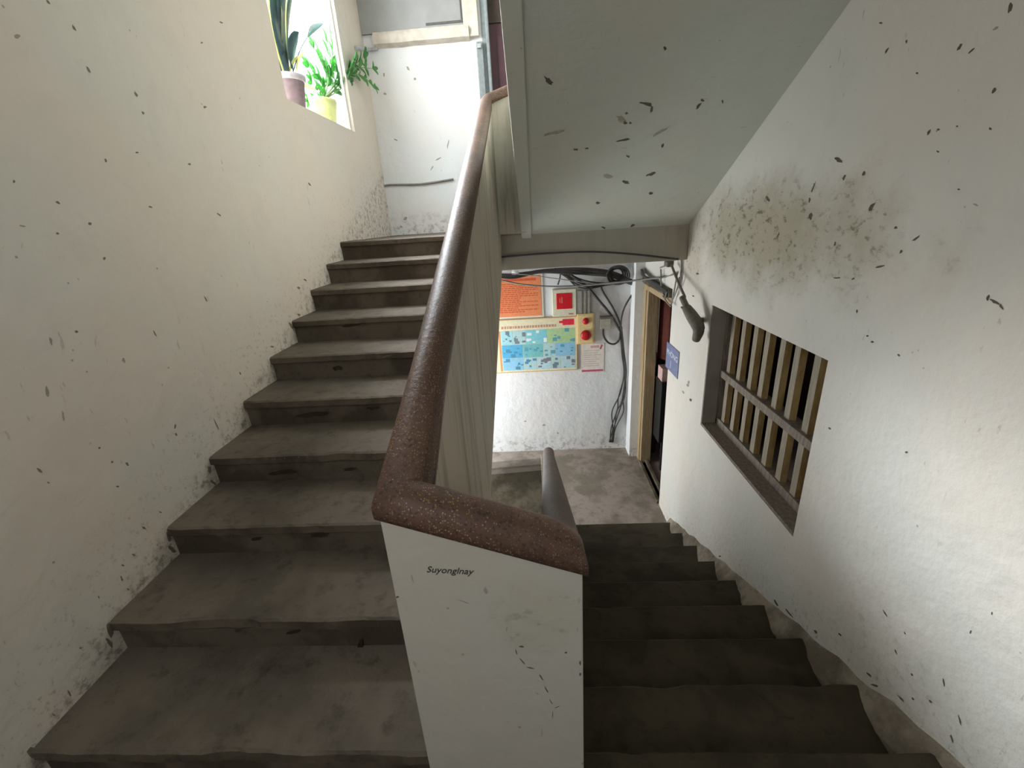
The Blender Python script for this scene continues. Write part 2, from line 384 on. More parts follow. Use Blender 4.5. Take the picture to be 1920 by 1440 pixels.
# plaster fillet along the right wall
mb = MB()
def fil(y, dz): return DZ + dz - (y - DY) * R / DT
rings = []
for i in range(60):
    y = 0.55 + i * (3.86 - .55) / 59
    j = noise.noise(Vector((y * 9, 1, 2))) * .018; k = noise.noise(Vector((y * 7, 5, 2))) * .022
    rings.append([(XR + .02, y, fil(y, .035 + k)), (XR - .012, y, fil(y, .02 + k)), (XR - .075 + j, y, fil(y, -.085)), (XR - .08 + j, y, fil(y, -.2)), (XR + .02, y, fil(y, -.2))])
mb.loft(rings, smooth=False)
struct(mb.obj('baseboard_right', concrete('splashed_plaster', (0.30, 0.255, 0.20), (0.15, 0.12, 0.085))), 'rough plaster fillet along the descending steps', 'skirting')

# ------------------------------------------------------------------ stairs
STEP_MARKS = {3: [(502,861,5,6,0,0), (516,860,5,6,0,0), (534,859,4,5,0,0), (560,857,6,6,0,0), (577,856,6,6,0,0), (525,886,75,13,175,1), (655,880,30,10,175,1)],
  4: [(585,777,70,16,175,1), (700,765,30,10,175,1)], 5: [(633,690,30,14,175,1), (725,668,26,4,170,0)], 2: [(480,1010,30,8,175,1), (600,1003,50,12,175,1)], 1: [(435,1188,22,8,170,0), (550,1185,30,9,170,1), (675,1215,14,40,10,1)],
  6: [(660,610,50,8,175,1)], 7: [(690,548,40,7,175,1)], 8: [(720,497,40,6,175,1)]}
def step(mat, parent, y, z, depth, x0, x1, seed, up=True):
    """one cast step with a worn, overhanging nose"""
    mb = MB(); N = 46; rings = []
    for i in range(N + 1):
        x = x0 + (x1 - x0) * i / N
        e = noise.noise(Vector((x * 6, seed * 3.1, 0))) * .0035 + noise.noise(Vector((x * 19, seed * 1.7, 4))) * .004
        g = max(0, noise.noise(Vector((x * 4.5, seed * 5.3, 9))) - .32) * .05
        if up:
            pr = [(y + depth + .03, z), (y + .05, z + e * .2), (y + .012 + g, z - .001 + e * .3), (y + .002 + e + g, z - .008), (y + e + g * .6, z - .040 + e * .5), (y + .016, z - .048 + e * .6),
                  (y + .021, z - .06), (y + .021 + e * .3, z - R - .01), (y + depth + .03, z - R - .01)]
        else:
            pr = [(y - depth - .01, z), (y - .05, z + e * .2), (y - .012 - g, z - .001), (y - .002 + e - g, z - .009), (y + e, z - .045), (y - .02, z - .055), (y - .02, z - R - .01), (y - depth - .01, z - R - .01)]
        rings.append([(x, p[0], p[1]) for p in pr])
    mb.loft(rings, smooth=False)
    if up:
        for (px, py, L, S, a, riser) in STEP_MARKS.get(seed - 1, []):
            marks_on(mb, 'Y', y + (.013 if riser else -.011), -1, [(px, py, L, S, a, 2 if riser else 1)])
    return mb.obj('step', [mat, MARK, GRIME], parent)

up = thing('stair_flight', 'flight of worn grey concrete steps rising on the left to the bright landing', 'stairs', (-.9, UY, ZMID))
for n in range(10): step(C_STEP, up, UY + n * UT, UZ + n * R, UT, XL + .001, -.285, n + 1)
def upz(y, v):  # height of a line parallel to the rising flight, v below the noses
    return UZ + (y - UY) * R / UT - v
mb = MB(); mb.prism([(UY + .02, upz(UY, .17)), (UY + 9 * UT + .1, upz(UY + 9 * UT + .08, .17)), (UY + 9 * UT + .1, upz(UY + 9 * UT + .08, .3)), (UY + .02, upz(UY, .3))], 0, XL, -.262)
mb.obj('slab', W_PAR, up)

dn = thing('stair_flight', 'flight of very dark concrete steps descending on the right past the barred window', 'stairs', (.7, DY, ZMID))
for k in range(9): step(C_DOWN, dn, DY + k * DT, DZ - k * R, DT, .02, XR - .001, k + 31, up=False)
mb = MB(); e = DY + 8 * DT
mb.prism([(.6, ZMID - .14), (e - .02, DZ - 8 * R - .17), (e - .02, DZ - 8 * R - .3), (.6, ZMID - .36)], 0, .0, XR)
mb.obj('slab', W_PAR, dn)
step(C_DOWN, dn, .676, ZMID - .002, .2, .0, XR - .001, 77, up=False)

# the flight above: smooth soffit with a downstand stringer along its open edge
nx = thing('stair_flight', 'pale green-grey underside of the next flight sloping down from the upper right', 'stairs', (.6, 4.05, ZTOP))
def sz(y): return -.184 + .51 * (4.055 - y)
mb = MB(); mb.prism([(.7, sz(.7)), (4.06, sz(4.06)), (4.06, sz(4.06) + .16), (.7, sz(.7) + .16)], 0, -.05, XR - .001)
SM = [(1028,150,22,9,40),(1213,195,30,8,15),(1247,90,10,7,100),(1222,205,16,5,100),(1165,223,22,12,20,2),(1170,262,30,5,170),(1172,230,8,6,0),(1182,230,7,5,0),(1175,212,7,5,0),
      (1040,248,60,7,165,2),(1310,198,16,5,130),(1318,188,8,5,20),(1222,326,20,7,160),(1174,341,14,6,10),(1121,380,10,5,0),(1186,423,12,5,150),(1132,427,10,4,20),(1220,362,10,6,0),
      (1080,280,12,4,0),(1100,278,8,4,0),(1242,273,9,5,120),(1240,246,40,5,150,2),(1140,330,22,8,10,2),(1355,190,8,4,90),(1178,293,8,4,30)]
for (px, py, L, S, ang, *dp) in SM:
    c = Vector((math.cos(math.radians(ang)), math.sin(math.radians(ang)))); d = Vector((-c.y, c.x)); pts = []
    for i in range(11):
        a = 2 * math.pi * i / 11; j = rnd.uniform(.55, 1.2); q = c * (math.cos(a) * L * .5 * j) + d * (math.sin(a) * S * .5 * j)
        ry = at(px + q.x, py + q.y, 'Y', 1.0); k = (-.184 + .51 * 4.055) / (ry.z + .51 * ry.y)
        pts.append(ry * k - Vector((0, 0, .0012)))
    mb.face(pts, dp[0] if dp else 1)
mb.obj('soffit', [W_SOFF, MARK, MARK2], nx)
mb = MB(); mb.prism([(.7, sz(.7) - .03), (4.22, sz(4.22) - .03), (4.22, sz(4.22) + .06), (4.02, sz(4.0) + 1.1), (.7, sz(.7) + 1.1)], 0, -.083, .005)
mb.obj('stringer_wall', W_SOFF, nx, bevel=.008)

# ------------------------------------------------------------------ balustrade between the flights
YP = .748
bal = thing('stair_balustrade', 'solid whitewashed balustrade with brown terrazzo handrail between both flights', 'balustrade', (-.13, YP, ZMID))
UX, DX, YC = -.298, .040, .787            # centre lines of the rails
def ub(y): return -.563 + (y - YC) * .447    # underside of the cap, rising side
def db(y): return -.790 - (y - YC - .1) * .482    # falling side
def dx(y): return DX + (y - YC) * .0115
YT = 3.86
mb = MB()
mb.prism([(YP + .02, upz(YP, .33)), (YT + .05, upz(YT + .05, .14)), (YT + .05, ub(YT)), (YP + .02, ub(YP + .02) + .004)], 0, UX - .038, UX + .042)
PM = []
mb.obj('rising_wall', W_PAR, bal, bevel=.004)
mb = MB()
mb.prism([(YP + .02, ZMID - .4), (3.5, -3.2), (3.5, db(3.42)), (YC + .1, db(YC + .1) + .004), (YP + .02, -.72)], 0, .0, .066)
mb.obj('falling_wall', W_PAR, bal, bevel=.004)
mb = MB()   # end wall facing the landing, top edge slanting
xl, xr = -.341, .079
mb.prism([(xl, ZMID), (xr, ZMID), (xr, -.700), (xl, -.550)], 1, YP, YP + .10)
NM = [(911,1108,18,9,70,2),(952,1162,10,6,0,2),(985,1156,14,7,10,2),(1010,1170,9,5,0,2),(978,1212,14,5,0),(968,1222,14,3,70),(980,1240,22,3,50),(995,1252,22,3,15),(1015,1270,18,4,60),(1024,1292,18,3,60),
      (1033,1315,16,2,60),(1045,1325,14,2,160),(1036,1340,20,2,95),(1016,1372,22,3,92,2),(950,1180,14,3,100,2),(958,1196,16,3,60,2),(1061,1223,7,5,0),(1086,1125,16,9,95,2),(1088,1243,10,5,90),(1088,1264,9,5,90),(1083,1180,12,5,95,2),
      (773,1084,22,3,75,2),(745,1119,8,6,0),(778,1245,16,7,70,2),(785,1258,8,4,60,2),(1008,1300,10,3,20,2),(870,1128,30,3,20,2),(840,1140,8,5,0,2)]
marks_on(mb, 'Y', YP, -1, NM)
nw = mb.obj('newel_wall', [W_NEW, MARK, MARK2], bal, bevel=.004)

def cap_ring(c, side, upv):
    """rounded cap section: flat underside, short cheeks, half-round top"""
    W, H, ch = .0495, .080, .026
    prof = [(-W, 0), (-W - .001, ch)] + [(-W * math.cos(a), ch + (H - ch) * math.sin(a)) for a in [math.pi * k / 12 for k in range(1, 12)]] + [(W + .001, ch), (W, 0)]
    return [c + side * p[0] + upv * p[1] for p in prof]
def caprun(path, name, parent, mat=TERR):
    """sweep the cap along a polyline; sides stay level, corners mitred"""
    P = [Vector(p) for p in path]; rings = []
    for i, p in enumerate(P):
        d0 = (P[i] - P[i - 1]) if i else (P[1] - P[0]); d1 = (P[i + 1] - P[i]) if i < len(P) - 1 else d0
        h0 = Vector((d0.x, d0.y, 0)).normalized(); h1 = Vector((d1.x, d1.y, 0)).normalized()
        s0 = Vector((h0.y, -h0.x, 0)); s1 = Vector((h1.y, -h1.x, 0)); s = (s0 + s1).normalized(); s = s / max(.35, s.dot(s0))
        ring = cap_ring(p, s, Vector((0, 0, 1)))
        if s.length > 1.15:                     # mitred corner: the section follows the pitch of the crosswise run
            k = d0 if abs(d0.x) > abs(d0.y) else d1
            for q in ring: q.z += (q.x - p.x) * k.z / k.x
        rings.append(ring)
    mb = MB(); mb.loft(rings); o = mb.obj(name, mat, parent)
    return o
def seg(a, b, n): return [Vector(a).lerp(Vector(b), i / n) for i in range(n)]
zt = ub(YT)
path = seg((-.05, YT + .02, zt + .075), (UX + .03, YT + .01, zt + .005), 2) + [Vector((UX, YT - .03, zt - .012))] + seg((UX, YT - .1, ub(YT - .1)), (UX, YC + .03, ub(YC + .03)), 10)
path += seg((UX, YC, -.579), (DX, YC, -.703), 7) + [Vector((DX, YC, -.703)), Vector((DX, YC + .05, -.748))]
path += seg((dx(YC + .1), YC + .1, db(YC + .1)), (dx(3.3), 3.3, db(3.3)), 10) + [Vector((dx(3.3), 3.3, db(3.3))), Vector((dx(3.5), 3.5, db(3.42)))]
hr = caprun(path, 'handrail', bal)
hr['label'] = 'rounded brown terrazzo handrail cap'
# cross walls that close the well at the upper and the lower landing
mb = MB(); mb.prism([(UX - .03, -.115), (-.04, -.115), (-.04, zt + .075), (UX - .03, zt + .008)], 1, YT - .02, YT + .06)
mb.obj('upper_cross_wall', W_PAR, bal, bevel=.004)
cz = at(925, 878, 'Y', 3.9).z; cz2 = at(1010, 866, 'Y', 3.9).z
mb = MB(); mb.prism([(UX - .6, -3.45), (DX, -3.45), (DX, cz2 - .06), (UX - .6, cz - .06)], 1, 3.88, 3.96)
mb.obj('lower_cross_wall', C_DARK, bal)
mb = MB()
mb.loft([[(UX - .6 + (DX - UX + .6) * t, 3.84, cz - .06 + (cz2 - cz) * t), (UX - .6 + (DX - UX + .6) * t, 3.84, cz - .012 + (cz2 - cz) * t), (UX - .6 + (DX - UX + .6) * t, 3.86, cz + (cz2 - cz) * t),
          (UX - .6 + (DX - UX + .6) * t, 3.98, cz + (cz2 - cz) * t), (UX - .6 + (DX - UX + .6) * t, 3.99, cz - .06 + (cz2 - cz) * t)] for t in (0, .5, 1)], smooth=False)
mb.obj('lower_cross_cap', C_CAP, bal)

# handwriting on the end wall
def text_obj(name, body, size, mat, loc, rot, parent=None, shear=0.0, extrude=.0004, align='LEFT', sx=1.0):
    cu = bpy.data.curves.new(name, 'FONT'); cu.body = body; cu.size = size; cu.shear = shear; cu.extrude = extrude; cu.align_x = align; cu.resolution_u = 3
    tmp = bpy.data.objects.new(name + '_tmp', cu); COL.objects.link(tmp)
    dg = bpy.context.evaluated_depsgraph_get(); me = bpy.data.meshes.new_from_object(tmp.evaluated_get(dg))
    bpy.data.objects.remove(tmp); bpy.data.curves.remove(cu)
    for v in me.vertices: v.co.x *= sx
    me.transform(Matrix.Translation(loc) @ rot.to_4x4())
    me.materials.clear(); me.materials.append(mat); me.name = name
    o = bpy.data.objects.new(name, me); COL.objects.link(o)
    if parent is not None:
        o.parent = parent
        if parent.type == 'EMPTY': o.matrix_parent_inverse = Matrix.Translation(-parent.location)
    return o
INK = plain('black_ink', (0.03, 0.035, 0.03), .8)
ROTF = Matrix(((1, 0, 0), (0, 0, -1), (0, 1, 0)))      # text facing -Y
p = at(799, 1073, 'Y', YP - .001)
text_obj('handwriting', 'Suyonglnay', .024, INK, p, ROTF @ Matrix.Rotation(math.radians(-5), 3, 'Z'), nw, shear=.3, sx=.95)

# ------------------------------------------------------------------ plant window (upper left)
WHITE = plain('white_gloss_paint', (0.75, 0.76, 0.76), .5, .4, .05)
win = bpy.data.objects.new('window_1', None); COL.objects.link(win); win.location = (XL - .1, 4.09, .865)
struct(win, 'open white window above the rising steps with plants on its sill', 'window')
mb = MB(); mb.box((XL - .52, 3.36, .80), (XL - .02, 4.82, .864)); mb.obj('window_sill', W_LEFT, win, bevel=.01)
mb = MB(); mb.box((XL - .055, 4.695, .865), (XL - .03, 4.719, 2.56)); mb.box((XL - .055, 3.461, .865), (XL - .03, 3.485, 2.56)); mb.box((XL - .055, 3.485, 2.53), (XL - .03, 4.695, 2.559))
mb.obj('window_frame', WHITE, win, bevel=.004)
for y in (3.93, 4.33):
    mb = MB(); mb.tube([(XL - .42, y, .864), (XL - .42, y, 2.5)], .011); mb.obj('bar', WHITE, win)

PLUM = plain('plum_plastic', (0.20, 0.145, 0.155), .55)
RIM = plain('pale_rim_plastic', (0.42, 0.40, 0.41), .5)
LIME = plain('lime_glazed_pot', (0.55, 0.60, 0.25), .4, .5, .18, 9)
SOIL = plain('potting_soil', (0.05, 0.038, 0.025), .95, .1, .3)
def leafmat(name, a, b):
    g = G(name, .45, .4); g.color(g.mix(g.ramp(g.noise(14), .35, .65), a, b))
    tr = g.n('ShaderNodeBsdfTranslucent'); tr.inputs[0].default_value = tuple(min(1, x * 1.6) for x in b) + (1,)
    mx = g.n('ShaderNodeMixShader'); mx.inputs[0].default_value = .35
    out = g.t.nodes['Material Output']; g.t.links.new(g.b.outputs[0], mx.inputs[1]); g.t.links.new(tr.outputs[0], mx.inputs[2]); g.t.links.new(mx.outputs[0], out.inputs[0]); return g.m
L_ZZ = leafmat('glossy_green_leaf', (0.06, 0.22, 0.06), (0.12, 0.36, 0.10))
L_DARK = leafmat('dark_blue_green_leaf', (0.035, 0.075, 0.085), (0.06, 0.12, 0.12))
L_EDGE = leafmat('yellow_leaf_margin', (0.55, 0.55, 0.18), (0.65, 0.66, 0.28))
STEM = plain('pale_green_stem', (0.22, 0.30, 0.14), .5)

def leaf(mb, base, tip, width, nrm, mi=0, fold=.18, blunt=.5):
    b, t = Vector(base), Vector(tip); d = t - b; L = d.length; d.normalize(); s = d.cross(Vector(nrm)).normalized(); n = s.cross(d)
    rows = []
    for i in range(9):
        u = i / 8; wd = width * .5 * (math.sin(math.pi * min(1, u * .92 + .04)) ** blunt) * (1 - .12 * u)
        if i == 8: wd = width * .02
        c = b + d * (L * u) + n * (L * .06 * math.sin(math.pi * u))
        rows.append([c - s * wd + n * (fold * wd), c, c + s * wd + n * (fold * wd)])
    th = n * .0016
    up_ = [[mb.bm.verts.new(p + th) for p in r] for r in rows]; lo = [[mb.bm.verts.new(p - th) for p in r] for r in rows]
    for V, flip in ((up_, False), (lo, True)):
        for a, c in zip(V, V[1:]):
            for k in range(2):
                q = (a[k], a[k + 1], c[k + 1], c[k]); f = mb.bm.faces.new(q[::-1] if flip else q); f.smooth = True; f.material_index = mi
    for i in range(8):
        for k in (0, 2):
            f = mb.bm.faces.new((up_[i][k], lo[i][k], lo[i + 1][k], up_[i + 1][k])); f.material_index = mi

def flowerpot(name, label, c, r, h, mat, rimmat):
    t = thing(name, label, 'potted plant', c)
    mb = MB(); mb.lathe(c, [(r * .68, 0), (r * .74, h * .1), (r * .95, h * .86), (r * .95, h * .95), (r * .86, h * .95), (r * .84, h * .8)], 32); mb.obj('pot', mat, t)
    if rimmat:
        mb = MB(); mb.lathe(c, [(r * .94, h * .84), (r * 1.05, h * .85), (r * 1.07, h * 1.0), (r * .92, h * 1.0), (r * .9, h * .85)], 32); mb.obj('rim', rimmat, t)
    mb = MB(); mb.lathe(c, [(r * .2, h * .7), (r * .86, h * .72), (r * .85, h * .9), (.01, h * .92)], 24); mb.obj('soil', SOIL, t)
    return t

P1 = Vector((XL - .165, 3.88, .866))
pl = flowerpot('potted_snake_plant', 'dark broad-leaved plant with yellow leaf edges in a plum pot on the window sill', P1, .125, .245, PLUM, RIM)
XP = XL - .16
for (bx, by, tx, ty, wd) in ((540,135,508,-60,.12), (548,130,535,-70,.11), (543,133,522,-10,.10), (552,132,553,-50,.06)):
    a = P1 + Vector((rnd.uniform(-.03, .03), rnd.uniform(-.05, .05), .21)); b = at(tx, ty, 'X', XP + rnd.uniform(-.03, .03))
    nr = Vector((1, rnd.uniform(-.4, .1), 0)).normalized()
    mb = MB(); leaf(mb, a, b, wd * 1.2, -nr, 1, blunt=.35, fold=.0); leaf(mb, a + nr * .007, b + nr * .007, wd * .86, -nr, 0, blunt=.35, fold=.0); mb.obj('leaf', [L_DARK, L_EDGE], pl)
for (bx, by, tx, ty, wpx, bl) in ((549,132,560,60,.16,.6), (577,68,606,44,.06,.7), (543,140,560,104,.03,.5), (556,135,571,95,.03,.5), (560,150,592,168,.035,.5)):
    a = at(bx, by, 'X', XP); b = at(tx, ty, 'X', XP + .02)
    mb = MB(); leaf(mb, a, b, wpx, (-1, -.2, .1), 0 if wpx > .04 else 1, blunt=bl)
    if bx == 577: mb.tube([P1 + Vector((0, .03, .21)), at(562, 95, 'X', XP), a], .004, 6)
    mb.obj('leaf', [L_DARK, L_EDGE], pl)

P2 = Vector((XL - .25, 4.56, .866))
pz = flowerpot('potted_fern_palm', 'feathery green plant in a lime coloured pot at the right end of the window sill', P2, .18, .25, LIME, None)
def frond(tip, mid, n, size, seed):
    rr = random.Random(seed)
    base = P2 + Vector((rr.uniform(-.05, .05), rr.uniform(-.06, .06), .21))
    C = catmull([base, mid, tip], 12)
    mb = MB(); mb.tube([base, mid, tip], lambda u: .0065 * (1 - .6 * u), 6, 10); st = mb.obj('stem', STEM, pz)
    mb = MB(); N = len(C)
    for k in range(n):
        u = .38 + .6 * k / (n - 1); i = min(N - 2, int(u * (N - 1))); p = C[i]; d = (C[i + 1] - C[i]).normalized()
        for sgn in (-1, 1):
            side = d.cross(Vector((1, .3, .1))).normalized() * sgn
            q = p + (side * .8 + d * .75 + Vector((rr.uniform(-.25, .25), 0, 0))).normalized() * size * (1 - .45 * abs(u - .65))
            leaf(mb, p, q, size * .40, (1, rr.uniform(-.4, .4), rr.uniform(-.3, .3)), 0, blunt=.6)
    leaf(mb, C[-2], C[-1] + (C[-1] - C[-3]).normalized() * size * .6, size * .36, (1, 0, 0), 0, blunt=.6)
    mb.obj('foliage', L_ZZ, st)
for i, (tx, ty, X, mx, my, mX, n, sz_) in enumerate((
        (586,84,-.2,612,140,-.18,10,.13), (618,54,-.15,622,135,-.15,12,.14), (646,66,-.06,634,140,-.1,12,.13), (600,112,-.12,615,150,-.12,9,.12), (576,120,-.25,605,160,-.2,9,.12),
        (632,100,-.08,632,160,-.1,9,.12), (664,108,.07,645,150,-.04,9,.10), (684,104,.10,652,135,-.02,9,.10), (702,128,.14,656,132,.0,9,.09), (704,164,.14,664,140,.02,10,.08),
        (582,150,-.2,606,180,-.18,6,.10), (660,136,.02,641,165,-.06,8,.10), (574,188,-.25,610,190,-.2,5,.08), (610,70,-.22,618,140,-.2,9,.12))):
    frond(at(tx, ty, 'X', XL + X), at(mx, my, 'X', XL + mX), max(5, int(n * .62)), sz_ * 1.05, i + 3)

# ------------------------------------------------------------------ upper landing: niche frame, ledge, pipes, door
NICHE = plain('shaded_recess_board', (0.30, 0.30, 0.29), .8, .2, .08, 5)  # shade above the ledge is put into this grey
CREAM = plain('chipped_cream_paint', (0.60, 0.54, 0.46), .7, .3, .12, 12)
lz = at(780, 76, 'Y', YE).z
mb = MB()
x0, x1 = XL + .001, at(867, 20, 'Y', YE - .03).x
mb.box((x0, YE - .03, lz + .08), (x1, YE - .001, 2.6)); struct(mb.obj('trim_3', NICHE), 'grey board standing for the shaded recess above the ledge of the end wall', 'panel')
mb = MB(); rings = []
for i in range(30):
    x = XL + .12 + (x1 + .05 - XL - .12) * i / 29; j = noise.noise(Vector((x * 6, 2, 3))) * .012
    rings.append([(x, YE, lz - .045 + j), (x, YE - .06 + j, lz - .02 + j), (x, YE - .075, lz + .045 + j * .6), (x, YE - .04, lz + .085), (x, YE, lz + .085)])
mb.loft(rings, smooth=False); struct(mb.obj('trim_4', CREAM), 'chipped cream ledge across the end wall', 'ledge')
mb = MB(); mb.box((x1, YE - .05, lz - .02), (-.435, YE, 2.6)); struct(mb.obj('trim_5', CREAM, bevel=.005), 'cream post beside the upper doorway', 'post')
DARKLINE = plain('dark_joint', (0.10, 0.095, 0.085), .8)
mb = MB(); mb.box((x1 - .022, YE - .036, lz + .13), (x1 - .006, YE - .028, 2.6)); mb.box((at(800, 50, 'Y', YE).x, YE - .036, lz + .105), (x1 - .006, YE - .028, lz + .125))
struct(mb.obj('trim_6', DARKLINE), 'dark joint around the grey board', 'joint')
PIPE = plain('grey_pvc', (0.42, 0.42, 0.43), .5)
mb = MB(); a = at(668, 90, 'X', XL + .02); mb.tube([a, at(690, 93, 'Y', YE - .05), at(708, 91, 'Y', YE - .03)], .016)
tag(mb.obj('pipe', PIPE), 'short grey pipe end in the corner above the plant', 'pipe')
CABLE = plain('dark_cable', (0.045, 0.042, 0.036), .6)
CABLE2 = plain('grey_cable', (0.22, 0.21, 0.19), .6)
mb = MB(); mb.tube([at(706, 352, 'Y', YE - .02), at(730, 347, 'Y', YE - .012), at(790, 345, 'Y', YE - .012), at(850, 336, 'Y', YE - .012)], .011)
tag(mb.obj('cable', CABLE2), 'single cable running level across the white upper end wall', 'cable')
d2 = bpy.data.objects.new('door_2', None); COL.objects.link(d2); d2.location = (.1, YE, ZTOP); struct(d2, 'maroon door on the upper landing half hidden by the next flight', 'door')
GREYP = plain('grey_blue_post', (0.24, 0.27, 0.27), .5)
mb = MB(); mb.box((-.47, YE - .055, ZTOP), (-.405, YE + .02, lz - .07)); mb.box((-.41, YE - .01, ZTOP), (-.36, YE + .04, 2.1)); mb.box((-.365, YE - .045, ZTOP), (-.335, YE + .06, 2.1)); mb.obj('door_frame', GREYP, d2, bevel=.006)
MAROON = plain('maroon_paint', (0.075, 0.030, 0.036), .55, .4, .15, 4)
mb = MB(); mb.box((-.335, YE + .05, ZTOP), (.6, YE + .09, 1.86)); mb.box((-.26, YE + .035, .6), (.5, YE + .05, 1.75)); mb.obj('door_leaf', MAROON, d2)
mb = MB(); mb.box((-.335, YE + .03, 1.86), (.6, YE + .1, 2.1)); mb.obj('transom', plain('dark_brown_transom', (0.045, 0.03, 0.02), .6), d2)
mb = MB(); mb.box((-.46, YE - .075, lz - .13), (-.42, YE - .05, lz - .095)); mb.obj('hinge', plain('bright_metal', (0.6, 0.6, 0.6), .35, .5, metal=.6), d2)

# ------------------------------------------------------------------ barred window (right)
BROWN = wood('weathered_brown_wood', (0.16, 0.13, 0.10), (0.25, 0.205, 0.165))
SLAT = wood('ochre_slat_wood', (0.27, 0.175, 0.065), (0.40, 0.28, 0.12), (3, 9, 1.0))
SLATG = wood('grey_slat_face', (0.25, 0.215, 0.155), (0.33, 0.285, 0.215), (3, 9, 1.0))
w2 = bpy.data.objects.new('window_2', None); COL.objects.link(w2); w2.location = (XR + .1, 2.65, -1.675)
struct(w2, 'barred wooden window set in the right wall beside the descending steps', 'window')
y0, y1, z0, z1 = 1.967, 3.328, -1.673, -.692
mb = MB()
mb.box((XR + .11, y0, z0), (XR + .19, y1, z0 + .075)); mb.box((XR + .11, y0, z1 - .03), (XR + .19, y1, z1)); mb.box((XR + .11, y1 - .03, z0), (XR + .19, y1, z1)); mb.box((XR + .11, y0, z0), (XR + .19, y0 + .04, z1))
mb.obj('window_frame', BROWN, w2, bevel=.004)
mb = MB(); mb.box((XR + .001, y0, z0), (XR + .115, y1, z0 + .018)); mb.obj('window_sill', BROWN, w2, bevel=.003)
mb = MB(); mb.box((XR + .002, y1 - .012, z0 + .018), (XR + .115, y1, z1)); mb.obj('reveal', plain('dusty_brown_reveal', (0.27, 0.24, 0.21), .85, .2, .1, 6), w2)
zc = -1.22
mb = MB(); mb.box((XR + .098, y0 + .03, zc - .028), (XR + .20, y1 - .02, zc + .028)); mb.obj('crossbar', BROWN, w2, bevel=.004)
nb = 8
for i in range(nb):
    y = y0 + .10 + i * (y1 - y0 - .21) / (nb - 1)
    for (a, b) in ((z0 + .075, zc - .028), (zc + .028, z1 - .03)):
        j = rnd.uniform(-.008, .008)
        mb = MB(); c = Vector((XR + .145, y + j))
        q = [Vector((-.022, .028)), Vector((-.022, -.025)), Vector((.014, -.033)), Vector((.02, .022))]
        poly = [(c.x + v.x, c.y + v.y) for v in q]
        mb.prism(poly, 2, a, b)
        for f in mb.bm.faces: pass
        bmesh.ops.recalc_face_normals(mb.bm, faces=mb.bm.faces)
        for f in mb.bm.faces: f.material_index = 1 if f.normal.x < -.9 else 0
        mb.obj('bar', [SLAT, SLATG], w2)
# the dim room behind window and doorway
DIM = plain('dim_room_plaster', (0.05, 0.042, 0.034), .9, .1)  # near-black plaster: the unlit room's darkness is put into the colour
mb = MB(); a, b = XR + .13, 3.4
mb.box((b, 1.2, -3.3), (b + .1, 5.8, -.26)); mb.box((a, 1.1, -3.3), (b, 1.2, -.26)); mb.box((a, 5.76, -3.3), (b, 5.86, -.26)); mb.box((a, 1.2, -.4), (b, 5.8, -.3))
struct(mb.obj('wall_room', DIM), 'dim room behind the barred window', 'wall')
mb = MB(); mb.box((a - .02, 1.2, ZLOW - .12), (b, 5.8, ZLOW + .004)); struct(mb.obj('floor_room', plain('pinkish_tile', (0.30, 0.22, 0.19), .5, .4)), 'tiled floor seen through the lower doorway', 'floor')

# ------------------------------------------------------------------ lower doorway
OCHRE = wood('peeling_ochre_wood', (0.30, 0.205, 0.10), (0.40, 0.31, 0.19), (9, 9, .9))
d1 = bpy.data.objects.new('door_1', None); COL.objects.link(d1); d1.location = (XR, 4.8, ZLOW); struct(d1, 'open lower doorway with a peeling ochre wooden frame', 'door')
mb = MB(); mb.box((XR - .012, 5.25, ZLOW), (XR + .06, 5.365, -.80)); mb.box((XR - .0, 5.19, ZLOW), (XR + .13, 5.25, -.84)); mb.box((XR - .012, 4.28, -.87), (XR + .08, 5.25, -.80)); mb.box((XR + .03, 4.275, ZLOW), (XR + .13, 4.31, -.84))
mb.obj('door_frame', OCHRE, d1, bevel=.006)
mb = MB(); mb.box((XR - .02, 4.3, ZLOW), (XR + .02, 5.22, ZLOW + .035)); mb.box((XR + .06, 4.3, ZLOW), (XR + .1, 5.22, ZLOW + .05)); mb.obj('threshold', C_DARK, d1, bevel=.006)
mb = MB(); rings = []
for i in range(41):
    t = i / 40; x = XR + .145 + .5 * t; y = 5.2 + .05 * math.sin(t * 26) - .35 * t
    rings.append([(x, y, -.9), (x, y, -1.72 + .02 * math.sin(t * 9)), (x, y + .012, -1.72 + .02 * math.sin(t * 9)), (x, y + .012, -.9)])
mb.loft(rings); tag(mb.obj('curtain', plain('dark_red_cloth', (0.10, 0.030, 0.022), .9, .1)), 'dark red curtain hanging inside the lower doorway', 'curtain')
mb = MB(); mb.box((XR + .132, 5.2, -1.62), (XR + .142, 5.24, -.95)); tag(mb.obj('light_strip', plain('white_strip_paint', (0.75, 0.76, 0.72), .5)), 'narrow white strip standing beside the ochre door frame', 'strip')
t = thing('cabinet', 'black cabinet standing inside the lower doorway under the curtain', 'cabinet', (XR + .42, 5.1, ZLOW + .004))
BLK = plain('black_lacquer', (0.018, 0.018, 0.017), .4)
mb = MB(); mb.box((XR + .145, 4.95, ZLOW + .42), (XR + .8, 5.5, -1.93)); mb.obj('body', BLK, t, bevel=.01)
mb = MB(); mb.box((XR + .14, 4.93, -1.96), (XR + .82, 5.52, -1.92)); mb.obj('top', BLK, t, bevel=.005)
for dx, dy in ((.2, 4.98), (.74, 4.98), (.2, 5.44), (.74, 5.44)):
    mb = MB(); mb.box((XR + dx, dy, ZLOW + .004), (XR + dx + .05, dy + .05, ZLOW + .42)); mb.obj('leg', BLK, t)
mb = MB(); mb.box((XR + .27, 4.935, -2.45), (XR + .29, 4.952, -2.3)); mb.obj('handle', plain('pale_metal', (.5, .48, .42), .35), t)
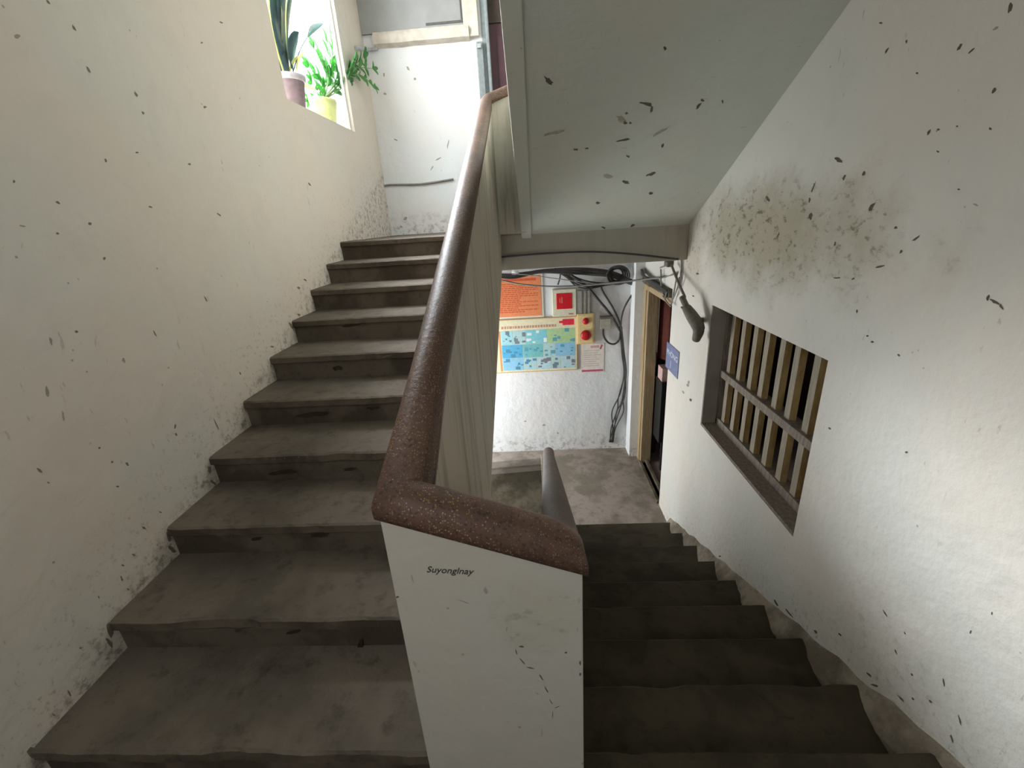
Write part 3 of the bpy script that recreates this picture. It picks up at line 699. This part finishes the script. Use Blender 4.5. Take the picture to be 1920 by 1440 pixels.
mb = MB(); mb.box((XR + .15, 4.97, -1.92), (XR + .5, 5.15, -1.76)); tag(mb.obj('pink_box', plain('pale_pink_card', (0.55, 0.36, 0.33), .8), bevel=.004), 'pale pink box on top of the black cabinet', 'box')

# ------------------------------------------------------------------ notices on the lower wall
Y = YLO
def rect_on(pa, pb, y=None):
    """two opposite pixel corners -> x0, z0, x1, z1 on the notice wall"""
    a = at(*pa, 'Y', y or Y); b = at(*pb, 'Y', y or Y); return min(a.x, b.x), min(a.z, b.z), max(a.x, b.x), max(a.z, b.z)
def slab(mb, x0, z0, x1, z1, ya, yb, mi=0): mb.box((x0, Y - ya, z0), (x1, Y - yb, z1), mi)
cols = {}
def col(c, rough=.6):
    k = tuple(round(v, 3) for v in c)
    if k not in cols: cols[k] = plain('print_%d' % len(cols), c, rough, .3, .06)
    return cols[k]

# orange regulations notice
x0, z0, x1, z1 = rect_on((915, 519), (1016, 590)); z1 = at(985, 517, 'Y', Y).z; z0 = at(1010, 591, 'Y', Y).z
t = thing('notice_board', 'orange notice full of red lines of text, upper left on the lower wall', 'notice', ((x0 + x1) / 2, Y - .01, z0))
mb = MB(); slab(mb, x0 - .02, z0 - .025, x1 + .025, z1 + .02, .001, .014); mb.obj('board', col((.72, .62, .50)), t)
mb = MB(); slab(mb, x0, z0, x1, z1, .014, .017); mb.obj('sheet', col((.74, .25, .10)), t)
mb = MB(); n = 15
for i in range(n):
    zz = z1 - .1 - i * (z1 - z0 - .13) / n; e = x1 - .04 - (rnd.random() < .3) * rnd.uniform(.1, .3)
    xx = x0 + .05
    while xx < e:
        wl = rnd.uniform(.025, .06); slab(mb, xx, zz, min(xx + wl, e), zz + .012, .017, .0176); xx += wl + .008
slab(mb, x0 + .06, z1 - .06, x1 - .06, z1 - .03, .017, .0176)
mb.obj('lettering', col((.60, .10, .04)), t)

# red square sign
x0, z0, x1, z1 = rect_on((1035, 543), (1080, 591))
t = thing('alarm_sign', 'pale framed sign with a bright red square, above the illustrated board', 'sign', ((x0 + x1) / 2, Y - .02, z0))
mb = MB(); slab(mb, x0, z0, x1, z1, .001, .035); mb.obj('frame', col((.66, .62, .46)), t, bevel=.005)
w_ = x1 - x0
mb = MB(); slab(mb, x0 + .17 * w_, z0 + .28 * (z1 - z0), x0 + .83 * w_, z0 + .86 * (z1 - z0), .035, .041); mb.obj('red_panel', col((.55, .012, .02), .35), t, bevel=.003)
mb = MB(); slab(mb, x0 + .68 * w_, z0 + .06 * (z1 - z0), x0 + .88 * w_, z0 + .11 * (z1 - z0), .035, .0365); mb.obj('caption', col((.4, .2, .14)), t)
mb = MB(); slab(mb, x0 + .30 * w_, z0 + .52 * (z1 - z0), x0 + .33 * w_, z0 + .68 * (z1 - z0), .041, .0425); slab(mb, x0 + .38 * w_, z0 + .5 * (z1 - z0), x0 + .42 * w_, z0 + .72 * (z1 - z0), .041, .0425); mb.obj('mark', col((.62, .2, .12)), t)

# illustrated board
ax, az = at(918, 598, 'Y', Y), at(1079, 594, 'Y', Y); x0, x1 = ax.x, at(1081, 640, 'Y', Y).x; z1, z0 = at(1010, 597, 'Y', Y).z, at(1010, 694, 'Y', Y).z
t = thing('illustrated_board', 'yellow-framed board of blue and green pictures with a red corner, on the lower wall', 'poster', ((x0 + x1) / 2, Y - .02, z0))
mb = MB(); slab(mb, x0 - .015, z0 - .012, x1 + .012, z1 + .012, .001, .022); mb.obj('frame', col((.55, .36, .16)), t, bevel=.003)
mb = MB(); slab(mb, x0, z0, x1, z1, .022, .025); mb.obj('sheet', col((.72, .66, .44)), t)
bw, bh = x1 - x0, z1 - z0
def tile(mb, u0, v0, u1, v1, d=.0265): slab(mb, x0 + u0 * bw, z0 + v0 * bh, x0 + u1 * bw, z0 + v1 * bh, .0245, d)
pal = [(.22, .55, .62), (.10, .40, .62), (.34, .62, .66), (.18, .48, .48), (.40, .58, .30), (.26, .52, .70), (.42, .60, .60), (.44, .62, .66)]
rows = [(.03, .27, ((.12, .365, 5), (.37, .525, 6), (.53, .695, 7), (.70, .805, 6), (.81, .98, 7))), (.275, .53, ((.12, .365, 1), (.37, .605, 3), (.61, .745, 6), (.75, .98, 5))), (.535, .80, ((.12, .255, 2), (.26, .405, 6), (.41, .655, 0), (.66, .98, 4)))]
for r0, r1, cs in rows:
    for u0, u1, ci in cs:
        mb = MB(); tile(mb, u0, r0, u1, r1); pic = mb.obj('picture', col(pal[ci]), t)
        pc = col(rnd.choice([(.08, .26, .40), (.16, .22, .26), (.10, .34, .44), (.75, .80, .78), (.2, .2, .22)]))
        for k in range(7):
            mb = MB(); u = rnd.uniform(u0 + .005, u1 - .03); v = rnd.uniform(r0 + .01, r1 - .06); s = rnd.uniform(.015, .055)
            tile(mb, u, v, min(u1, u + s), min(r1, v + s * rnd.uniform(.6, 1.6)), .0272 + .0001 * k)
            mb.obj('print', pc, pic)
mb = MB()
u = .13
while u < .76:
    s = rnd.uniform(.012, .03); tile(mb, u, .84, u + s, .885); u += s + .010
mb.obj('heading', col((.52, .26, .20)), t)
mb = MB(); tile(mb, .84, .86, .97, .97, .027); tile(mb, .80, .9, .84, .94, .027); mb.obj('red_corner', col((.70, .03, .06)), t)
mb = MB(); tile(mb, .09, .02, .11, .8, .0268); mb.obj('orange_edge', col((.70, .30, .12)), t)

# bell panel
x0, z0, x1, z1 = rect_on((1081, 587), (1113, 642))
t = thing('bell_panel', 'yellow wall box with two round red lamps right of the illustrated board', 'alarm box', ((x0 + x1) / 2, Y - .03, z0))
mb = MB(); slab(mb, x0, z0, x1, z1, .001, .06); mb.obj('body', col((.68, .50, .22)), t, bevel=.008)
mb = MB(); slab(mb, x0 + .02, z0 + .02, x1 - .02, z1 - .02, .06, .064); mb.obj('face_plate', col((.72, .56, .28)), t, bevel=.002)
cx = (x0 + x1) / 2; hh = z1 - z0
for zz, r in ((z0 + .76 * hh, .042), (z0 + .30 * hh, .066)):
    mb = MB(); mb.lathe((cx, Y - .064, zz), [(r, 0), (r, -.014), (r * .82, -.03), (r * .4, -.04), (.002, -.042)], 28, axis='Y'); mb.obj('lamp', col((.42, .012, .016), .3), t)
# little paper notice
x0, z0, x1, z1 = rect_on((1089, 645), (1132, 697))
t = thing('paper_notice', 'pale pink printed sheet with a red foot line below the yellow box', 'notice', ((x0 + x1) / 2, Y - .003, z0))
mb = MB(); slab(mb, x0, z0, x1, z1, .001, .006); mb.obj('sheet', col((.74, .68, .62)), t)
bw, bh = x1 - x0, z1 - z0
mb = MB(); tile(mb, .02, .02, .98, .09, .0066)
for s in range(9): mb.box((x0 + (.12 + .09 * s) * bw, Y - .0068, z0 + .02 * bh), (x0 + (.17 + .09 * s) * bw, Y - .006, z0 + .1 * bh))
mb2 = mb; mb.bm.free(); mb = MB(); slab(mb, x0 + .03 * bw, z0 + .03 * bh, x0 + .97 * bw, z0 + .10 * bh, .006, .0068); mb.obj('foot_line', col((.52, .10, .20)), t)
mb = MB()
for i in range(8):
    zz = z0 + (.22 + .075 * i) * bh; slab(mb, x0 + .14 * bw, zz, x0 + rnd.uniform(.6, .9) * bw, zz + .012, .006, .0066)
mb.obj('lettering', col((.60, .52, .46)), t)
mb = MB(); slab(mb, x0 + .42 * bw, z0 + .85 * bh, x0 + .78 * bw, z0 + .93 * bh, .006, .0067); mb.obj('heading', col((.66, .34, .34)), t)
mb = MB(); mb.prism([(x0 + .80 * bw, z0 + .80 * bh), (x0 + .87 * bw, z0 + .79 * bh), (x0 + .95 * bw, z0 + .93 * bh), (x0 + .88 * bw, z0 + .96 * bh)], 1, Y - .006, Y - .0067); mb.obj('emblem', col((.45, .10, .12)), t)

# junction box with a looped lead
x0, z0, x1, z1 = rect_on((1125, 594), (1144, 616))
t = thing('junction_box', 'small grey junction box right of the yellow wall box', 'junction box', ((x0 + x1) / 2, Y - .03, z0))
mb = MB(); slab(mb, x0, z0, x1, z1, .001, .05); mb.obj('body', plain('grey_beige_plastic', (.38, .36, .29), .5), t, bevel=.006)
mb = MB(); slab(mb, x0 - .005, z1 - .02, x1 + .03, z1 + .012, .001, .062); mb.obj('lid', plain('dark_grey_plastic', (.12, .11, .09), .5), t, bevel=.004)
# metal duct beside the red sign
x0, z0, x1, z1 = rect_on((1083, 545), (1108, 586))
mb = MB(); slab(mb, x0, z0, x1, z1, .001, .045)
for k in range(3): slab(mb, x0 + (.15 + .3 * k) * (x1 - x0), z0, x0 + (.28 + .3 * k) * (x1 - x0), z1, .045, .055)
tag(mb.obj('cable_trunking', plain('grey_trunking', (.28, .27, .23), .6)), 'ribbed grey trunking between the red sign and the cable bundle', 'trunking')

# ------------------------------------------------------------------ cables
def cable(label, pts, r, mat=CABLE, group='black cables looped under the beam', name='cable'):
    """pts: (px, py, distance from the notice wall) traced on the wall"""
    mb = MB(); mb.tube([at(p[0], p[1], 'Y', Y - p[2]) for p in pts], r, 6, 6)
    return tag(mb.obj(name, mat), label, 'cable', group)
G_ = 'black cables looped under the beam'
same = 'black cable in the sagging bundle running under the beam above the notices'
for k in range(7):
    o = k * 1.6
    cable(same, [(905, 512 + o * .4, .06 + .008 * k), (960, 516 + o * .6 - 2 * (k % 3), .06 + .01 * k), (1010, 507 + o * .5, .07), (1060, 503 + o, .06 + .012 * k), (1110, 504 + o * 1.2, .07), (1150, 510 + o * 1.1, .06 + .01 * k), (1182, 524 + o * .9, .06), (1204, 531 + o * .5, .05)], .011 + .002 * (k % 3))
for k in range(5):
    o = k * 4
    cable('black cable fanning down from the beam to the top of the notice wall', [(1040, 503 + k, .08), (1062, 510 + o * .6, .07), (1080, 520 + o, .06 + .006 * k), (1105, 528 + o * .8, .05 + .01 * k), (1140, 531 + o * .2, .05), (1165, 527 + o * .3, .05)], .009 + .002 * (k % 2))
cable('black cable dropping diagonally from the bundle to the vertical run', [(1070, 515, .07), (1098, 535, .06), (1122, 562, .05), (1145, 590, .04), (1163, 620, .03)], .016)
cable('black cable curving beside the diagonal one into the vertical run', [(1126, 532, .05), (1130, 546, .05), (1148, 575, .04), (1162, 606, .035), (1166, 640, .03)], .012)
cable('black cable arching over the plaster jamb down to the vertical run', [(1204, 530, .05), (1190, 546, .05), (1174, 570, .05), (1166, 592, .045), (1164, 616, .04), (1167, 650, .03)], .011)
cable('thin black cable hanging short behind the orange notice and red sign', [(1051, 503, .06), (1050, 520, .06), (1046, 534, .05)], .009)
cable('black lead looping below the grey junction box', [(1131, 616, .04), (1132, 630, .04), (1140, 642, .04), (1152, 645, .04), (1161, 636, .04), (1163, 620, .04)], .013)
for k in range(5):
    a = (k - 2) * 2.2
    cable('black cable of the loose vertical run down to the floor by the jamb', [(1164 + a * .3, 612, .03 + .006 * k), (1168 + a * .5, 660, .03), (1172 + a * .5, 700, .03 + .004 * k), (1165 + a * 1.2 + (2, -3, 1, 4, -2)[k], 740 + 6 * (k % 3), .03), (1157 + a * 1.5 + (-3, 4, -1, 2, 5)[k], 772 - 5 * (k % 2), .03 + .005 * k), (1150 + a * .9 + (3, -2, 2, -1, 0)[k], 803, .03), (1146 + a * .8, 829, .03)], .0085, group='vertical cables by the jamb')
for k in range(4):     # tangled knot
    mb = MB(); c0 = at(1157, 515, 'Y', Y - .1); pts = []
    for i in range(9):
        a = i * math.pi / 4 + k; pts.append(c0 + Vector((math.cos(a) * (.075 + .02 * k), -.02 * k + .02 * math.sin(3 * a), math.sin(a) * (.075 + .012 * k))))
    mb.tube(pts, .011, 6, 5); tag(mb.obj('cable', CABLE), 'coiled black cable in the knot left of the doorway', 'cable', 'coiled cables')
mb = MB(); mb.tube([at(920, 521, 'Y', Y - .5), at(985, 534, 'Y', Y - .55), at(1060, 537, 'Y', Y - .6), at(1140, 531, 'Y', Y - .7), at(1240, 520, 'X', XR - .03), at(1268, 512, 'X', XR - .02)], .010, 6, 8)
tag(mb.obj('cable', CABLE2), 'taut grey cable stretched across the opening in front of the notices', 'cable')
mb = MB(); mb.tube([at(1240, 521, 'X', XR - .05), at(1200, 524, 'Y', Y - .25), at(1135, 533, 'Y', Y - .35), at(985, 515, 'Y', Y - .2), at(920, 512, 'Y', Y - .2)], .006, 6, 8)
tag(mb.obj('cable', CABLE2), 'thinner grey wire crossing above the red sign', 'cable')
mb = MB(); mb.tube([at(930, 483, 'Y', 3.94), at(1010, 476, 'Y', 3.935), at(1100, 472, 'Y', 3.935), at(1180, 476, 'Y', 3.935), at(1272, 486, 'Y', 3.935)], .0085, 6, 8)
tag(mb.obj('cable', CABLE), 'dark cable bowed along the face of the landing beam', 'cable')
mb = MB(); mb.tube([at(1279, 430, 'X', XR - .015), at(1277, 470, 'X', XR - .015), at(1278, 500, 'X', XR - .015), at(1274, 540, 'X', XR - .015)], .010, 6, 6)
tag(mb.obj('cable', CABLE2), 'grey cable dropping down the corner of beam and right wall', 'cable')
mb = MB(); mb.lathe(at(966, 511, 'Y', Y - .09), [(.002, -.045), (.028, -.04), (.034, 0), (.028, .04), (.002, .045)], 14, axis='X'); tag(mb.obj('insulator', WHITE), 'small white insulator among the cables above the orange notice', 'insulator')
for k in range(3):
    mb = MB(); mb.tube([at(1158 + k * 4, 518 - k * 2, 'Y', Y - .08), at(1182, 528 + k * 2, 'Y', Y - .07), (XR - .045, 5.45, -.70 + .02 * k), (XR - .05 - .01 * k, 5.1, -.735 + .02 * k), (XR - .045, 4.7, -.755 + .015 * k), (XR - .03, 4.34, -.79 + .02 * k)], .013, 6, 6)
    tag(mb.obj('cable', CABLE), 'thick black cable running from the knot along the lower door head', 'cable', 'cables over the door head')
# dark canopy strip over the door head
mb = MB(); a = at(1176, 531, 'X', XR - .1); rings = []
for i in range(16):
    y = 5.42 - i * (5.42 - 4.3) / 15; j = noise.noise(Vector((y * 7, 0, 1))) * .012
    rings.append([(XR - .03, y, -.80 + j), (XR - .03, y, -.735 + j), (XR + .0, y, -.72), (XR + .0, y, -.80)])
mb.loft(rings, smooth=False); tag(mb.obj('door_hood', C_DARK), 'sooty dark strip over the head of the lower doorway', 'hood')

# ------------------------------------------------------------------ right wall: number plate, wires, fitting
BLUE = plain('blue_enamel', (0.15, 0.175, 0.30), .4)
PLW = plain('white_enamel', (0.66, 0.68, 0.74), .4)
a = at(1252, 640, 'X', XR); b = at(1271, 712, 'X', XR); yA, yB = a.y, b.y; zB = at(1252, 690, 'X', XR).z; zA = a.z
t = thing('number_plate', 'small blue enamel plate with white lettering and the figure 1 beside the lower doorway', 'sign', (XR - .004, (yA + yB) / 2, zB))
mb = MB(); mb.box((XR - .008, yB, zB), (XR - .0005, yA, zA)); mb.obj('plate', BLUE, t, bevel=.002)
ROTX = Matrix(((0, 0, -1), (-1, 0, 0), (0, 1, 0)))     # text facing -X, reading towards the viewer
wd, hg = yA - yB, zA - zB
text_obj('lettering', 'PH\u00d2NG', hg * .30, PLW, (XR - .0085, (yA + yB) / 2, zB + hg * .56), ROTX, t, align='CENTER', sx=min(1.2, wd / (hg * .30 * 3.6)))
text_obj('numeral', '1', hg * .42, PLW, (XR - .0085, (yA + yB) / 2 + .03, zB + hg * .14), ROTX, t, align='CENTER')

t = thing('wire_bracket', 'thin bent wire bracket on the wall edge above the blue plate', 'bracket', at(1250, 530, 'X', XR))
IRON = plain('dusty_iron', (0.13, 0.12, 0.095), .7, .3, .2)
for pts in (((1238,502),(1245,499),(1250,495)), ((1239,505),(1240,540),(1246,556)), ((1243,555),(1250,566),(1258,575)), ((1258,574),(1264,545),(1270,512)), ((1262,560),(1270,540),(1274,520)), ((1250,552),(1247,560),(1250,548))):
    mb = MB(); mb.tube([at(x, y, 'X', XR - .03 - .01 * i) for i, (x, y) in enumerate(pts)], .007, 6, 5); mb.obj('wire', CABLE2, t)
mb = MB(); c = at(1254, 494, 'X', XR - .03); mb.box(c - Vector((.03, .05, .03)), c + Vector((.03, .06, .022))); mb.obj('clip', IRON, t, bevel=.01)

t = thing('wall_fitting', 'dusty dark metal elbow fitting fixed to the right wall beside the barred window', 'fitting', at(1305, 600, 'X', XR))
mb = MB(); mb.tube([at(1259, 497, 'X', XR - .05), at(1268, 520, 'X', XR - .07), at(1284, 557, 'X', XR - .11)], .011, 8); mb.obj('rod', IRON, t)
mb = MB(); mb.tube([at(1279, 558, 'X', XR - .13), at(1288, 577, 'X', XR - .12), at(1294, 590, 'X', XR - .11)], .024, 12); mb.obj('socket', IRON, t)
mb = MB(); mb.tube([at(1287, 577, 'X', XR - .12), at(1297, 592, 'X', XR - .10), at(1307, 608, 'X', XR - .085), at(1310, 620, 'X', XR - .08), at(1305, 637, 'X', XR - .08)], lambda u: .030 + .018 * math.sin(math.pi * min(1, u * .9 + .1)), 14); mb.obj('body', IRON, t)
mb = MB(); mb.tube([at(1278, 576, 'X', XR - .14), at(1290, 588, 'X', XR - .12)], .009, 8); mb.obj('lug', IRON, t)
mb = MB(); mb.tube([at(1307, 606, 'X', XR - .09), at(1316, 600, 'X', XR + .005)], .022, 10); mb.obj('stub', IRON, t)
